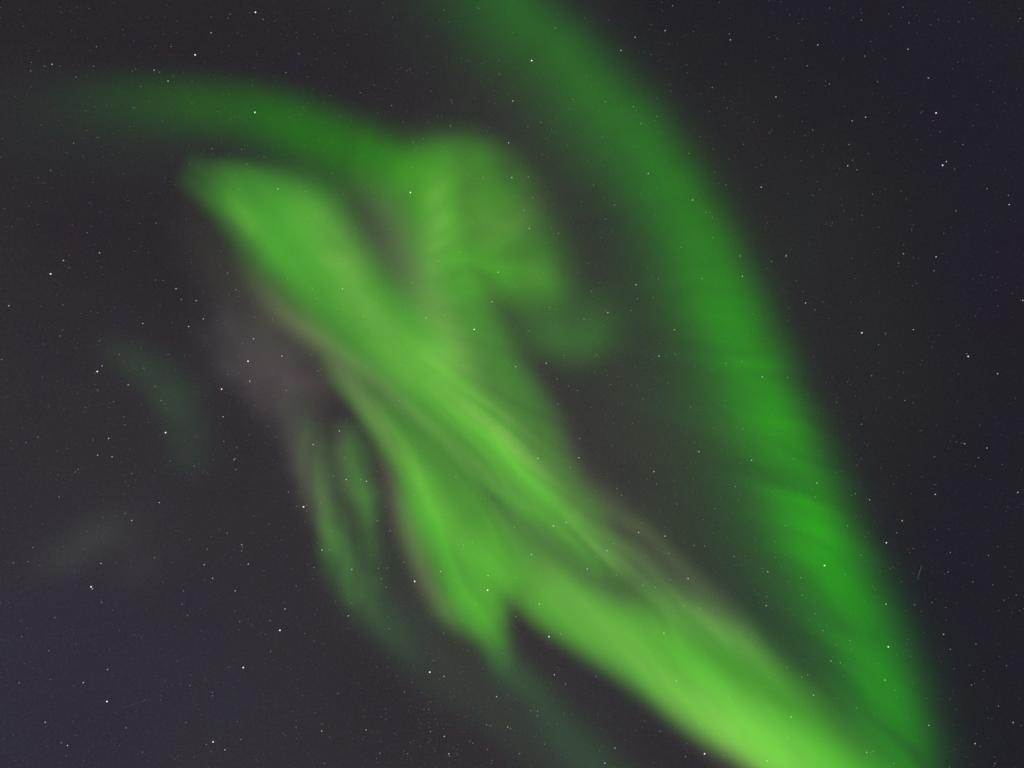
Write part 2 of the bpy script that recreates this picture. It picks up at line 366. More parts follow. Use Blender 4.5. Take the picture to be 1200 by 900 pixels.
#        piece       parts of it: (name, function, colour, cut)
AURORA = {
 'arc':    [(arc_core, DEEP, .4), (arc_halo, SEA, 0)],
 'west':   [(west_arc, DEEP, .9), (west_halo, (.25, 1, .45), 0)],
 'curl':   [(curl_core, GREEN, .5), (curl_pale, PALE, 0)],
 'knot':   [(knot_core, (.14, 1, .08), .3)],
 'column': [(column_core, GREEN, .3), (column_pale, OLIVE, 0), (column_edge, PINK, 0)],
 'main':   [(main_core, GREEN, .3), (main_pale, OLIVE, 0), (main_edge, PALE, 0)],
 'ridge':  [(ridge_core, (.19, 1, .07), .3), (ridge_pale, PALE, 0), (ridge_edge, PINK, 0)],
 'low':    [(low_core, (.21, 1, .08), .3), (low_pale, PALE, 0)],
 'shoulder': [(low_shoulder, (.19, 1, .07), .3)],
 'veil':   [(dim_veil, (.42, 1, .22), 0)],
 'fringe': [(west_fringe, PALE, 0)],
 'pinkp':  [(pink_patch, ROSE, 0)],
 'ray':    [(ray_core, (.22,1,.08), 0), (ray_pale, PALE, 0)],
 'ray2':   [(ray2_core, (.22,1,.08), 0), (ray2_edge, PINK, 0)],
 'foot':   [(foot_core, (.22,1,.22), 0), ],
 'tail':   [(foot_tail, (.12,1,.14), 0)],
 'farcurl': [(far_curl, SEA, 0)],
 'farpatch': [(far_patch, (.7,1,.6), 0)],
}

# ------------------------------------------------------------------ turning the map into glowing bodies of gas
RIM = .0009
K = 6.0                                          # km of glowing gas for a brightness of one
FRAME = Matrix((RIGHT, -UP, FWD)).transposed()   # map x, map y, along the field line

def gas_material(name, colour, cut):
    m = bpy.data.materials.new(name)
    m.use_nodes = True
    n, l = m.node_tree.nodes, m.node_tree.links
    n.clear()
    out = n.new('ShaderNodeOutputMaterial')
    em = n.new('ShaderNodeEmission')
    em.inputs['Color'].default_value = (*colour, 1)
    em.inputs['Strength'].default_value = 1.0 / K
    last = em.outputs[0]
    if cut:
        ab = n.new('ShaderNodeVolumeAbsorption')
        ab.inputs['Color'].default_value = (.6, 1, 0, 1)
        ab.inputs['Density'].default_value = cut * 4 * 1.4 / K
        ad = n.new('ShaderNodeAddShader')
        l.new(last, ad.inputs[0]); l.new(ab.outputs[0], ad.inputs[1])
        last = ad.outputs[0]
    l.new(last, out.inputs['Volume'])
    # the outer limit of the gas: clear, with next to no light of its own
    tr = n.new('ShaderNodeBsdfTransparent')
    se = n.new('ShaderNodeEmission')
    se.inputs['Color'].default_value = (*colour, 1)
    se.inputs['Strength'].default_value = 0.0001
    a2 = n.new('ShaderNodeAddShader')
    l.new(tr.outputs[0], a2.inputs[0]); l.new(se.outputs[0], a2.inputs[1])
    l.new(a2.outputs[0], out.inputs['Surface'])
    m.cycles.emission_sampling = 'NONE'
    try:
        m.cycles.homogeneous_volume = True
    except Exception:
        pass
    return m

X0, X1, Y0, Y1 = -190.0, 1390.0, -190.0, 1090.0

def blur(a):
    for _ in range(1):
        a[1:-1, :] = (a[:-2, :] + 2 * a[1:-1, :] + a[2:, :]) / 4
        a[:, 1:-1] = (a[:, :-2] + 2 * a[:, 1:-1] + a[:, 2:]) / 4
    return a

# layers of gas lie one above the other without touching: how far up each spot of the map is taken
GC = 10.0
gcx, gcy = np.meshgrid(np.arange(X0 - 60, X1 + 60, GC), np.arange(Y0 - 60, Y1 + 60, GC))
taken = np.full(gcx.shape, 96.0)

def next_layer(fn, eps):
    v = np.maximum(fn(gcx, gcy), 0)
    on = v > eps * .3
    for _ in range(3):                           # a margin all round
        g = on.copy(); g[1:] |= on[:-1]; g[:-1] |= on[1:]; g[:, 1:] |= on[:, :-1]; g[:, :-1] |= on[:, 1:]
        on = g
    half = v * K * .5
    b = half.copy()
    b[1:-1, 1:-1] = np.maximum.reduce([half[i:i + half.shape[0] - 2, j:j + half.shape[1] - 2] for i in range(3) for j in range(3)])
    b = b + .06
    d = float((taken + b)[on].max())
    taken[on] = (d + b)[on]
    return d

def gas_body(name, fn, colour, cut, step, parent=None, eps=.0012):
    """A closed lens-like body of evenly glowing gas: the thicker it is along the field line, the brighter it looks."""
    dist = next_layer(fn, eps)
    g = 20.0
    cx, cy = np.meshgrid(np.arange(X0, X1 + g, g), np.arange(Y0, Y1 + g, g))
    v = np.maximum(fn(cx, cy), 0)
    on = np.argwhere(v > eps * .5)
    ya, yb = cy[on[:, 0].min(), 0] - 2 * g, cy[on[:, 0].max(), 0] + 2 * g
    xa, xb = cx[0, on[:, 1].min()] - 2 * g, cx[0, on[:, 1].max()] + 2 * g
    gx, gy = np.meshgrid(np.arange(xa, xb, step), np.arange(ya, yb, step))
    v = blur(np.maximum(fn(gx, gy), 0))
    # dies away before the limit of the map
    lim = np.minimum.reduce([gx - X0, X1 - gx, gy - Y0, Y1 - gy]) / 60.0
    v = v * np.clip(lim, 0, 1)
    v = np.where(v > eps, v - eps, 0)
    v[0, :] = v[-1, :] = 0; v[:, 0] = v[:, -1] = 0
    cell = (v[:-1, :-1] > 0) | (v[1:, :-1] > 0) | (v[:-1, 1:] > 0) | (v[1:, 1:] > 0)
    used = np.zeros(v.shape, bool)
    used[:-1, :-1] |= cell; used[1:, :-1] |= cell; used[:-1, 1:] |= cell; used[1:, 1:] |= cell
    off = np.sqrt(1 + ((gx - 600) ** 2 + (gy - 450) ** 2) / FOC ** 2)
    h = np.maximum(v, RIM) * K / off
    sc = dist / FOC
    wsum = v.sum()
    origin = ((gx * v).sum() / wsum, (gy * v).sum() / wsum)
    px, py = (gx - origin[0]) * sc, (gy - origin[1]) * sc
    jj, ii = np.nonzero(used)
    n = len(jj)
    low_i = -np.ones(v.shape, np.int64); low_i[jj, ii] = np.arange(n)
    V = np.zeros((2 * n, 3))
    V[:n, 0] = V[n:, 0] = px[jj, ii]; V[:n, 1] = V[n:, 1] = py[jj, ii]
    V[:n, 2] = -h[jj, ii] / 2; V[n:, 2] = h[jj, ii] / 2
    cj, ci = np.nonzero(cell)
    A, B, C, D = low_i[cj, ci], low_i[cj, ci + 1], low_i[cj + 1, ci + 1], low_i[cj + 1, ci]
    T = [np.stack(t, 1) for t in ((A, C, B), (A, D, C), (A + n, B + n, C + n), (A + n, C + n, D + n))]
    # the rim: upright walls round the outline
    pc = np.pad(cell, 1)
    for (dj, di), (p, q) in (((-1, 0), (A, B)), ((0, 1), (B, C)), ((1, 0), (C, D)), ((0, -1), (D, A))):
        e = ~pc[cj + 1 + dj, ci + 1 + di]
        p, q = p[e], q[e]
        T += [np.stack((p, q, q + n), 1), np.stack((p, q + n, p + n), 1)]
    T = np.vstack(T)
    me = bpy.data.meshes.new(name)
    me.vertices.add(len(V)); me.vertices.foreach_set('co', V.ravel())
    me.loops.add(3 * len(T)); me.loops.foreach_set('vertex_index', T.ravel().astype(np.int32))
    me.polygons.add(len(T))
    me.polygons.foreach_set('loop_start', (np.arange(len(T)) * 3).astype(np.int32))
    me.update(calc_edges=True)
    me.validate()
    me.materials.append(gas_material(name + '_gas', colour, cut))
    o = bpy.data.objects.new(name, me)
    COL.objects.link(o)
    at = Vector(((origin[0] - 600) * sc, (origin[1] - 450) * sc, dist))
    if parent is None:
        mw = FRAME.to_4x4()
        mw.translation = EYE + FRAME @ at
        o.matrix_world = mw
    else:
        o.parent = parent[0]
        o.location = at - parent[1]
    return o, at

# key: (name, label, distance in km, list of part names after the first)
THINGS = {
 'arc': ('aurora_arc', 'long smooth green arc sweeping from the top edge down the right side', ['halo']),
 'west': ('aurora_arc', 'dim dark green arc curving across the upper left above the bright head', ['halo']),
 'curl': ('aurora_curl', 'soft green curl at the end of the upper left arc, right of the pale column', ['pale_veil']),
 'knot': ('aurora_patch', 'small round dim green patch just below the curl in the dark gap', []),
 'column': ('aurora_band', 'green column falling from the curl and slanting into the main diagonal band', ['pale_veil', 'pink_fringe']),
 'main': ('aurora_band', 'broad bright diagonal band with a blunt glowing head at the upper left', ['pale_veil', 'pale_fringe']),
 'ridge': ('aurora_band', 'bright wedge left of the dark lane, ending below in a short forked tip', ['pale_veil', 'pink_fringe']),
 'low': ('aurora_band', 'brightest yellow green band running off the bottom edge at lower right', ['pale_veil']),
 'shoulder': ('aurora_band', 'green shoulder along the upper side of the brightest lower band', []),
 'veil': ('aurora_veil', 'dim dusky green veil between the main diagonal band and the lower band', []),
 'fringe': ('aurora_fringe', 'faint grey green fringe along the left flank of the bright head', []),
 'pinkp': ('aurora_patch', 'faint pinkish grey patch left of the main diagonal band', []),
 'ray': ('aurora_ray', 'longer of two short green rays, left of the wedge, trailing down', ['pale_veil']),
 'ray2': ('aurora_ray', 'shorter of two small green rays, nearest the left side of the wedge', ['pink_fringe']),
 'foot': ('aurora_veil', 'very dim grey green veil below the forked tip, reaching the bottom edge', []),
 'tail': ('aurora_tail', 'thin dim green tail fading down from the forked tip', []),
 'farcurl': ('aurora_curl', 'very faint small dark green curl alone in the dark sky at left', []),
 'farpatch': ('aurora_patch', 'barely visible slanted grey green smudge alone low in the left sky', []),
}
ORDER = ['ray2', 'ridge', 'low', 'main', 'ray', 'column', 'shoulder', 'tail', 'knot', 'curl', 'pinkp', 'fringe', 'west', 'farcurl', 'farpatch', 'veil', 'arc', 'foot']
STEP = {'arc': 4, 'west': 5, 'curl': 4, 'knot': 4, 'column': 3, 'main': 2.6, 'ridge': 2.6, 'low': 3, 'shoulder': 3, 'veil': 3, 'fringe': 4,
        'pinkp': 5, 'ray': 3.5, 'ray2': 3, 'foot': 5, 'tail': 3.5, 'farcurl': 5, 'farpatch': 5}
for key in ORDER:
    pieces = AURORA[key]
    name, label, parts = THINGS[key]
    fn, colour, cut = pieces[0]
    root = gas_body(name, fn, colour, cut, STEP[key])
    root[0]['label'] = label
    root[0]['category'] = 'aurora'
    root[0]['group'] = 'green aurora overhead'
    for pn, (fn, colour, cut) in zip(parts, pieces[1:]):
        gas_body(pn, fn, colour, cut, STEP[key] + (1 if pn in ('halo',) else 0), root)

# ------------------------------------------------------------------ stars
STARS = """
0,0|898,43,5,w 809,50,3,o 801,64,3,o 925,68,3,w 965,76,2,r 742,115,4,y 686,193,5,w 1051,189,3,w 1101,67,2,w 742,59,2,w 878,44,2,w 806,160,2,w 903,191,2,w 895,238,2,w 339,164,3,w 370,135,2,w 601,164,3,w 603,156,1 180,115,1 183,226,4,w 157,233,3,b 108,249,3,w 329,233,3,b 542,247,4,b 561,253,3,b 591,285,4,w 267,271,3,o 495,304,3,o 608,269,2,o 469,379,3,w 524,358,2,o 896,395,5,w 865,428,2,o 1005,255,3,w 1018,388,2,w 1020,411,2,w 1160,336,2,w 1138,361,2,w 1068,378,2,w 746,523,3,w 749,539,2,w 850,525,3,o 928,552,3,o 869,577,3,o 977,664,4,w 1167,608,3,o 1076,673,3,o 1097,783,3,w 1082,767,2,w 970,801,2,w 1014,880,2,y 259,503,3,b 457,445,2,w 305,459,2,w 348,482,2 291,548,2 178,599,3,w 434,611,2 549,784,3,w 306,818,3,o 321,795,2,w 350,889,4,w 490,786,2 315,712,2 522,887,2 8,487,2 3,552,2 433,104,2 400,10,2 218,44,2 312,30,2 136,179,2 70,34,2 16,733,2 41,797,2 776,884,2 655,770,2
400,0|483,30,3,c 477,26,2,c 360,36,3,o 600,69,2,o 603,115,2,y 752,99,3,w 669,213,5,w 1033,131,4,o 983,177,4,w 1138,108,4,b 1083,102,2,r 1165,20,3,w 1127,8,2 762,50,2 941,72,2 13,107,2 181,61,2 378,78,2 145,12,2 177,371,3,w 128,397,2 116,299,3,r 66,326,3,r 94,310,2,r 386,352,3,r 384,443,3,w 337,410,2 354,408,2 32,422,2 252,500,3,w 248,589,3,o 345,610,2 243,677,5,w 80,664,2 48,802,3,y 173,804,3,b 103,648,2,o 273,806,2 416,886,3,y 555,260,3 492,287,2,r 446,213,2 492,224,2 553,213,2 603,355,4,w 586,329,2 541,364,2 656,444,3,r 702,430,3,w 588,502,4,w 514,463,2 518,449,2 739,455,2 751,467,2 727,556,2,o 599,624,4,w 657,622,3 497,626,3,y 443,630,2 674,695,3,w 643,738,3,w 661,803,4,c 763,820,3,w 567,878,2,y 515,697,2 629,579,2 814,349,3,w 819,357,2 800,382,2 899,291,2,o 862,267,2 928,358,3,y 905,392,2,y 984,392,2 1110,343,2 1027,375,3 1037,388,2 1109,409,3,w 1053,435,3,o 1101,424,2 949,525,2 1083,540,2 1079,610,4,c 1083,681,2,y 887,651,3 916,642,2 865,567,2 960,720,3 1134,805,2 1194,869,3,w 913,836,2 1155,297,2 1159,322,2 1117,464,2 1135,517,2
800,0|168,140,4,c 163,120,3,w 475,158,4,o 517,28,3,r 628,71,3 775,25,3,w 796,80,3,w 732,92,2 724,49,2 792,173,4,o 899,69,2 872,87,2 864,274,4,o 891,397,5,o 968,219,2,y 941,136,1 640,197,3 438,231,3 360,207,2 328,341,4,y 319,237,2 304,131,2 332,135,2 104,308,3 17,256,2 14,228,2 63,331,2 144,343,2 95,393,2 168,354,1 340,408,2 305,468,3,r 214,507,3,r 108,523,2 62,481,2 22,540,3,w 163,559,2 259,589,2 130,644,2,o 153,650,3,o 276,658,4,w 71,682,2 104,764,3 81,747,3,o 35,703,4,w 120,770,1 105,836,3,o 202,898,3,w 364,898,4,p 298,784,2 371,680,2 379,878,2 474,883,1 596,425,4,p 643,412,4,y 585,508,3 457,457,3 431,477,2 392,464,2 420,427,2 456,550,2 491,533,2,r 417,565,2 502,285,2 516,295,3 501,302,1 517,330,1 563,207,2 580,583,4,w 597,563,3,c 613,597,3 653,540,2 558,720,2 594,773,2 631,757,2 667,682,3 711,664,2 528,783,2 505,787,2 481,667,2 456,686,2 461,688,2 685,287,3 712,207,2 702,341,1 838,396,2 844,391,2 824,491,2 866,455,1,o 985,508,3 1020,443,2 914,581,5,b 927,568,4,w 955,591,2 1070,663,3 1145,687,3 1148,719,4,w 961,741,3 811,791,2 769,673,2 883,668,1 690,799,2 918,820,2 776,892,4,r 1186,65,3 1106,886,2 345,5,2 130,8,2 318,46,1
0,300|223,16,4,w 178,63,5,w 243,41,3,b 31,175,4,w 221,172,3,b 297,57,1 356,39,2 619,115,4,w 574,86,3,o 547,84,3,o 637,153,3 690,157,4,o 715,221,4,o 663,248,4,w 502,237,4,o 403,181,2 391,195,1 320,195,2 211,281,3 220,261,3,r 350,298,3 201,331,1 114,150,1 140,244,2,r 170,235,1 6,364,3 420,346,3,c 495,323,2 412,286,1 506,394,3 474,394,1 471,382,1 606,234,2 563,175,2 616,402,2 590,345,2 595,345,2 359,386,4,b 342,406,5,w 451,453,4,o 545,458,3 556,459,2 567,508,3,o 579,520,2 619,494,2 779,468,5,o 344,474,3,b 399,512,3 300,533,3,r 298,547,2,b 225,539,2 149,427,2 435,565,3,r 439,594,3,r 173,529,2 361,520,1 382,641,4,w 327,647,3,r 343,700,4,b 394,706,4,b 269,664,2,r 134,636,3 91,656,3 426,727,2 582,621,5,w 523,584,2 456,679,2 463,765,3 541,773,2,r 598,721,3,c 683,738,3 560,867,4,o 436,837,2 207,846,3 208,852,2 365,859,2 201,684,2 274,750,3 265,759,3 197,787,2,r 713,760,2 729,764,2 784,565,4,w 787,652,3 832,674,3,r 823,716,4,o 827,712,3 796,703,2 829,751,3 891,657,2,r 891,291,4,w 872,370,5,w 878,440,4,w 991,352,4,w 1007,473,3,w 839,349,2 957,411,2,r 840,409,2 1118,405,3,w 1134,449,2 907,496,2,r 985,526,2,r 928,536,2,r 942,599,2 1101,663,4,w 1193,615,4,w 1014,632,2 1172,773,3,c 1162,775,2,c 1180,774,2 1137,675,2 1014,830,3 1067,882,5,w 1043,880,3,o 1079,877,3,o 1128,867,3,o 1012,79,3,w 1130,17,2 1157,68,2 1098,116,3,y 1187,185,3,c 829,118,3 800,60,3 966,187,2,r 893,214,2,o 788,236,2 763,226,2 667,69,2 1113,150,3,y 1083,153,2,y 963,201,1 1172,172,2 1051,285,2
400,300|339,17,3,c 222,22,2 213,36,2,y 250,95,3,w 288,75,2,y 331,80,2,y 551,57,4,w 529,161,4,w 122,168,3 78,213,3,y 363,210,3 298,218,4,w 4,116,4,w 17,233,3 113,262,2 166,118,2 24,257,2 345,170,2 345,299,2,c 231,316,3,y 467,258,5,c 408,328,2 427,385,3 613,389,4,w 720,377,4,w 782,350,3,o 733,181,3 897,348,3 890,354,2 758,433,3 937,199,4,w 853,223,3 879,124,3 929,191,3 1036,101,4,w 1041,151,3 1096,146,3,w 1115,80,3 1018,191,3 1171,259,4,o 1117,352,4,w 1174,346,3 1103,425,2 830,473,3 798,457,3 762,521,3 877,532,2 1038,455,2 1020,451,2 893,413,2 935,420,2 838,641,3 835,709,4,w 805,744,3 782,577,2,r 691,711,4,w 740,741,2 581,652,2 577,690,3,c 515,576,3 480,452,2 598,451,2 682,516,2 520,514,2,o 282,541,2 88,390,3,w 101,347,2 213,383,3 204,508,3,c 119,509,2 122,601,2 231,617,2,c 262,661,3,y 402,776,3 489,856,2 257,771,2 258,842,3 88,792,4,w 67,786,3 17,786,4 13,708,3 18,574,2 141,682,2 682,888,2,w 957,588,2 994,599,2 907,703,2 1099,758,4,w 1108,802,3,y 994,724,2 985,842,3 969,818,3 1180,872,3 1059,501,2 1062,505,2 1115,435,2 949,670,1 1087,700,2 930,557,2 663,748,2 627,766,2 617,256,2 866,27,2 833,59,2,y 1031,700,2
800,300|891,3,4,w 203,2,3 312,19,3 210,71,4,w 68,79,3,y 115,106,2 248,203,2 297,44,2 759,25,3 884,52,3 811,5,2 595,8,2 363,2,3 432,165,4,w 466,190,3,o 423,124,2 373,184,2 605,79,2 630,270,5,b 713,271,3,w 712,277,2 811,259,4,y 689,312,3 822,97,2 808,105,2 1049,68,2 1088,74,2 1196,156,4,w 1030,211,2 1004,353,5,p 999,344,3 1107,414,4,y 969,415,2 877,320,2 776,410,2 664,421,3 612,392,1 547,251,1 515,220,2 432,253,1 541,514,3,r 781,508,3,o 681,541,2 629,591,3 728,497,2 991,660,4,b 1070,675,4,r 1040,709,3 886,706,3,o 841,776,2 888,838,4,w 796,736,2 697,745,2 649,664,2 628,713,2 613,735,2 657,857,4,p 1178,831,4,w 1029,738,2 952,632,1 839,614,2 831,614,1 740,650,1 543,405,1 560,758,2,c 607,836,3 445,613,2,c 441,485,2,c 368,427,3 320,352,2,c 280,425,4,w 207,371,3,w 152,378,3,o 43,388,2 124,578,2 28,533,3 127,518,2 147,528,2,c 106,604,2 13,619,2 57,688,4,w 15,745,2 37,783,2 44,655,2 138,682,2,o 217,673,2,y 242,718,4,w 185,811,3,w 113,888,3,w 472,798,4,w 466,847,3,o 391,714,3,c 321,629,2,y 407,829,2,o 318,828,2,o 229,568,1,y 168,259,1 21,231,2 44,169,2
0,600|463,30,4,y 440,5,3 362,20,2 409,14,2 115,125,3,b 99,174,3,o 47,179,3 297,131,2 253,175,2,o 355,181,4,o 543,161,3 320,263,5,w 325,270,4,c 107,230,1 357,316,3 396,344,2 193,371,3 73,384,2 76,437,3,o 7,449,2,r 171,488,3 268,464,2 67,601,3 293,600,4 259,611,2 378,554,4,b 376,666,5,w 159,739,4,w 237,821,4,w 217,812,3 213,811,2 294,875,2 501,844,3 521,874,2,r 443,759,3 507,660,2 583,584,1 668,610,3 634,604,2 653,740,3 746,634,3 747,646,3 749,808,5,y 725,817,3 743,842,2 791,836,4 772,794,2 847,800,3 855,547,5,w 787,600,2 984,416,5,w 1002,341,4,c 949,382,3 1072,427,3,r 843,385,3,c 842,415,2 885,397,2 659,364,3,o 640,324,3 645,277,3,o 827,277,4,y 747,233,4,c 740,248,2,r 718,185,4,b 729,131,3 873,183,4,w 850,115,4,o 852,123,3,b 850,137,3 799,74,3 946,43,3,r 893,15,2 1104,453,2 1139,462,2 951,491,3 963,520,2 930,533,1 1045,588,2,r 1063,644,2 1146,675,2 1188,638,3,b 1131,770,4,w 1133,745,3,r 1041,757,3,o 1041,734,2 1107,706,2 1158,791,2 1139,884,3,r 1085,848,2,r 1042,797,2 1006,787,2 908,878,2 420,416,2 473,432,2 498,442,2 516,308,1 572,245,2 1041,260,3 1001,317,2 1180,311,2 1103,195,3 1097,219,2 1132,134,4,w 1157,132,3 996,53,1 1073,33,2 637,408,1 1098,234,2
400,600|126,31,3 172,66,3 140,235,3,w 37,202,4,y 103,210,2,y 130,198,3 161,197,3 158,265,3 126,120,2 258,244,5,w 220,176,3,y 25,365,4,w 33,320,2 38,322,2 168,410,3 311,563,5,w 361,578,4,o 323,523,3,o 330,521,2,y 345,588,2 222,632,3 272,652,1 156,694,2 158,727,2 125,545,2 128,596,2 236,697,2 307,694,3 315,670,2 264,688,1 313,772,3 362,789,4 283,744,2 308,795,2 306,810,2 87,766,4,o 233,850,3 135,848,3 162,828,1 243,812,1 255,803,2 378,850,4 380,857,3 410,817,2 409,854,2 450,807,3,r 462,813,3 437,719,2 463,690,2 511,748,3 522,751,3 528,752,2 546,649,4 613,657,2 585,756,4,o 594,760,3,r 610,768,1 530,874,3,r 514,835,3 627,850,3 666,698,3 690,700,3 689,716,3 678,687,1 714,816,3,c 730,438,5,b 615,368,3 770,429,3 696,324,4 897,578,3 749,572,4,w 788,604,3,w 962,830,4,b 926,883,4 978,765,2 998,800,2 910,763,2,r 908,839,2 1065,734,2 1178,594,4,o 1120,770,3 1128,773,2,o 1134,426,4 1043,398,2 1060,258,3 1104,265,3 1004,265,2,o 865,200,4,w 967,222,3 896,157,3 934,136,4,b 746,49,4 791,36,4,y 608,54,3 668,149,4,c 612,126,2 614,232,3 702,281,2 708,280,2 516,224,4 514,275,5,w 472,325,3 349,209,4,c 424,101,3,y 429,116,3 460,107,3 458,8,2 1045,72,4,w 1138,85,4,w 1152,146,3 957,111,3 964,166,2 1155,237,3 1161,240,2 1107,131,2 280,378,2,c 360,426,3,o 403,459,2 431,560,2 446,487,2 298,494,2,o 427,294,2,y 370,10,3
800,600|499,188,5,w 716,108,5,p 772,31,4 752,73,3 580,49,3 627,152,3,y 888,61,2 895,99,2 941,142,3 1075,153,3 933,211,3 1020,246,3,o 572,219,3,c 669,262,2 715,324,4 815,326,3 877,318,3 1173,292,3,o 1129,310,3,r 1186,347,2 1111,347,2 917,430,4,o 1031,464,3 723,474,5,c 588,452,3,y 521,524,4,o 555,530,3,y 689,532,2 711,591,4,y 746,626,3,o 460,644,4,y 381,721,4,w 294,329,4,o 295,297,3,r 299,210,4,o 284,211,2 280,199,2 261,290,2 181,156,3 182,186,2 130,163,2 40,117,3 77,119,3 105,74,2 19,234,4,w 3,330,3 58,338,3 62,325,2 420,293,3,c 415,231,3,o 466,358,3,c 493,417,3 367,547,3,o 419,580,3 440,572,3,y 200,492,2,y 96,407,2,y 102,410,2 160,652,3 152,572,1 293,697,2,y 371,794,3 497,733,2 543,655,2 611,688,3,o 543,679,2,y 647,845,4,o 661,847,3,y 670,841,3,y 742,884,3,y 77,850,5,w 143,856,3,y 297,875,4,w 130,780,3,c 60,744,3 45,720,2,c 120,764,2 16,813,2 10,860,3 866,750,4,o 1162,740,4,y 1190,751,2 1028,814,4,w 938,896,3,r 1098,884,3 1095,893,2 1016,608,3 1139,540,3,y 955,550,2 1110,683,3 857,655,2 1070,690,1 941,483,3 1059,560,2 1115,508,1 591,352,2,c 361,48,3,o 326,104,2 589,463,2 255,455,2,y 791,448,2,c 730,200,2 940,658,2 1035,780,1
"""
RSTAR = 4000.0
PX = RSTAR / FOC
TINT = {'w': (1.0, .96, .95), 'b': (.72, .78, 1.0), 'o': (1.0, .74, .58), 'r': (.95, .55, .55), 'y': (1.0, .88, .58), 'c': (.60, .95, 1.0), 'p': (.80, .55, 1.0)}
SIZE = {5: .80, 4: .64, 3: .52, 2: .45, 1: .40}
LUM = {5: 1.2, 4: .56, 3: .29, 2: .17, 1: .11}
stars = []
for line in STARS.strip().splitlines():
    off, rest = line.split('|')
    ox, oy = map(float, off.split(','))
    for t in rest.split():
        f = t.split(',')
        stars.append((ox + float(f[0]) / 3, oy + float(f[1]) / 3, int(f[2]), f[3] if len(f) > 3 else 'w'))
stars = [(x, y, m, c, random.random()) for x, y, m, c in stars]
stars.sort(key=lambda s: (-s[2], s[4]))
single, rest = stars[:298], stars[298:]

def star_material(name, colour, strength):
    m = bpy.data.materials.new(name)
    m.use_nodes = True
    n, l = m.node_tree.nodes, m.node_tree.links
    n.clear()
    out = n.new('ShaderNodeOutputMaterial')
    em = n.new('ShaderNodeEmission')
    em.inputs['Color'].default_value = (*colour, 1)
    em.inputs['Strength'].default_value = strength
    l.new(em.outputs[0], out.inputs['Surface'])
    m.cycles.emission_sampling = 'NONE'
    return m

def ball(radius, sub):
    bm = bmesh.new()
    bmesh.ops.create_icosphere(bm, subdivisions=sub, radius=radius)
    return bm

SM = {}
def star_mesh(mag, col):
    if (mag, col) not in SM:
        bm = ball(SIZE[mag] * PX, 2)
        me = bpy.data.meshes.new('star')
        bm.to_mesh(me); bm.free()
        cn = {'w': 'white', 'b': 'blue', 'o': 'orange', 'r': 'red', 'y': 'yellow', 'c': 'cyan', 'p': 'violet'}[col]
        me.materials.append(star_material('starlight_' + cn, TINT[col], LUM[mag]))
        SM[(mag, col)] = me
    return SM[(mag, col)]

sx, sy = np.array([s[0] for s in single])[None, :], np.array([s[1] for s in single])[None, :]
glow = {k: sum(np.maximum(p[0](sx, sy), 0) * (1 if i == 0 else .6) for i, p in enumerate(ps))[0] for k, ps in AURORA.items()}
PLACE = {'arc': 'in the long right arc', 'west': 'in the upper left arc', 'curl': 'in the soft curl', 'knot': 'in the round patch below the curl', 'column': 'in the slanting column',
         'main': 'in the main diagonal band', 'ridge': 'in the forked wedge', 'low': 'in the brightest lower band', 'shoulder': "on the lower band's shoulder", 'veil': 'in the dusky veil',
         'fringe': 'in the left fringe', 'pinkp': 'in the pinkish patch', 'ray': 'in the longer ray', 'ray2': 'in the shorter ray', 'foot': 'in the dim bottom veil', 'tail': 'in the thin tail',
         'farcurl': 'in the faint far curl', 'farpatch': 'in the faint smudge'}
def where(i, x, y):
    best = max(PLACE, key=lambda k: glow[k][i])
    if glow[best][i] > .018:
        return PLACE[best]
    if x > 690 + .45 * y - 40 and x > 660 + .42 * y:
        return 'in dark sky right of the arc'
    if y < 190 and x < 700:
        return 'in dark sky at the top'
    if 560 < x and y < 760:
        return 'in the dark gap between the bands'
    if y > 620:
        return 'in dark sky at lower left'
    return 'in dark sky at left'
CN = {'w': 'white', 'b': 'blue white', 'o': 'orange', 'r': 'red', 'y': 'yellowish', 'c': 'pale cyan', 'p': 'violet'}
MN = {5: 'brilliant', 4: 'bright', 3: 'small'}
seen = set()
for i, (x, y, mag, c, _) in enumerate(single):
    o = bpy.data.objects.new('star', star_mesh(mag, c))
    COL.objects.link(o)
    d = sky_dir(x, y)
    o.location = EYE + d * (RSTAR / d.dot(FWD))
    head = f"{MN[mag]} {CN[c]} star {where(i, x, y)}, "
    for dec in (0, 1, 2):
        u = f"{head}{x / 12:.{dec}f}% across, {y / 9:.{dec}f}% down"
        if u not in seen:
            break
    seen.add(u)
    o['label'] = u
    o['category'] = 'star'
    o['group'] = 'stars in the night sky'

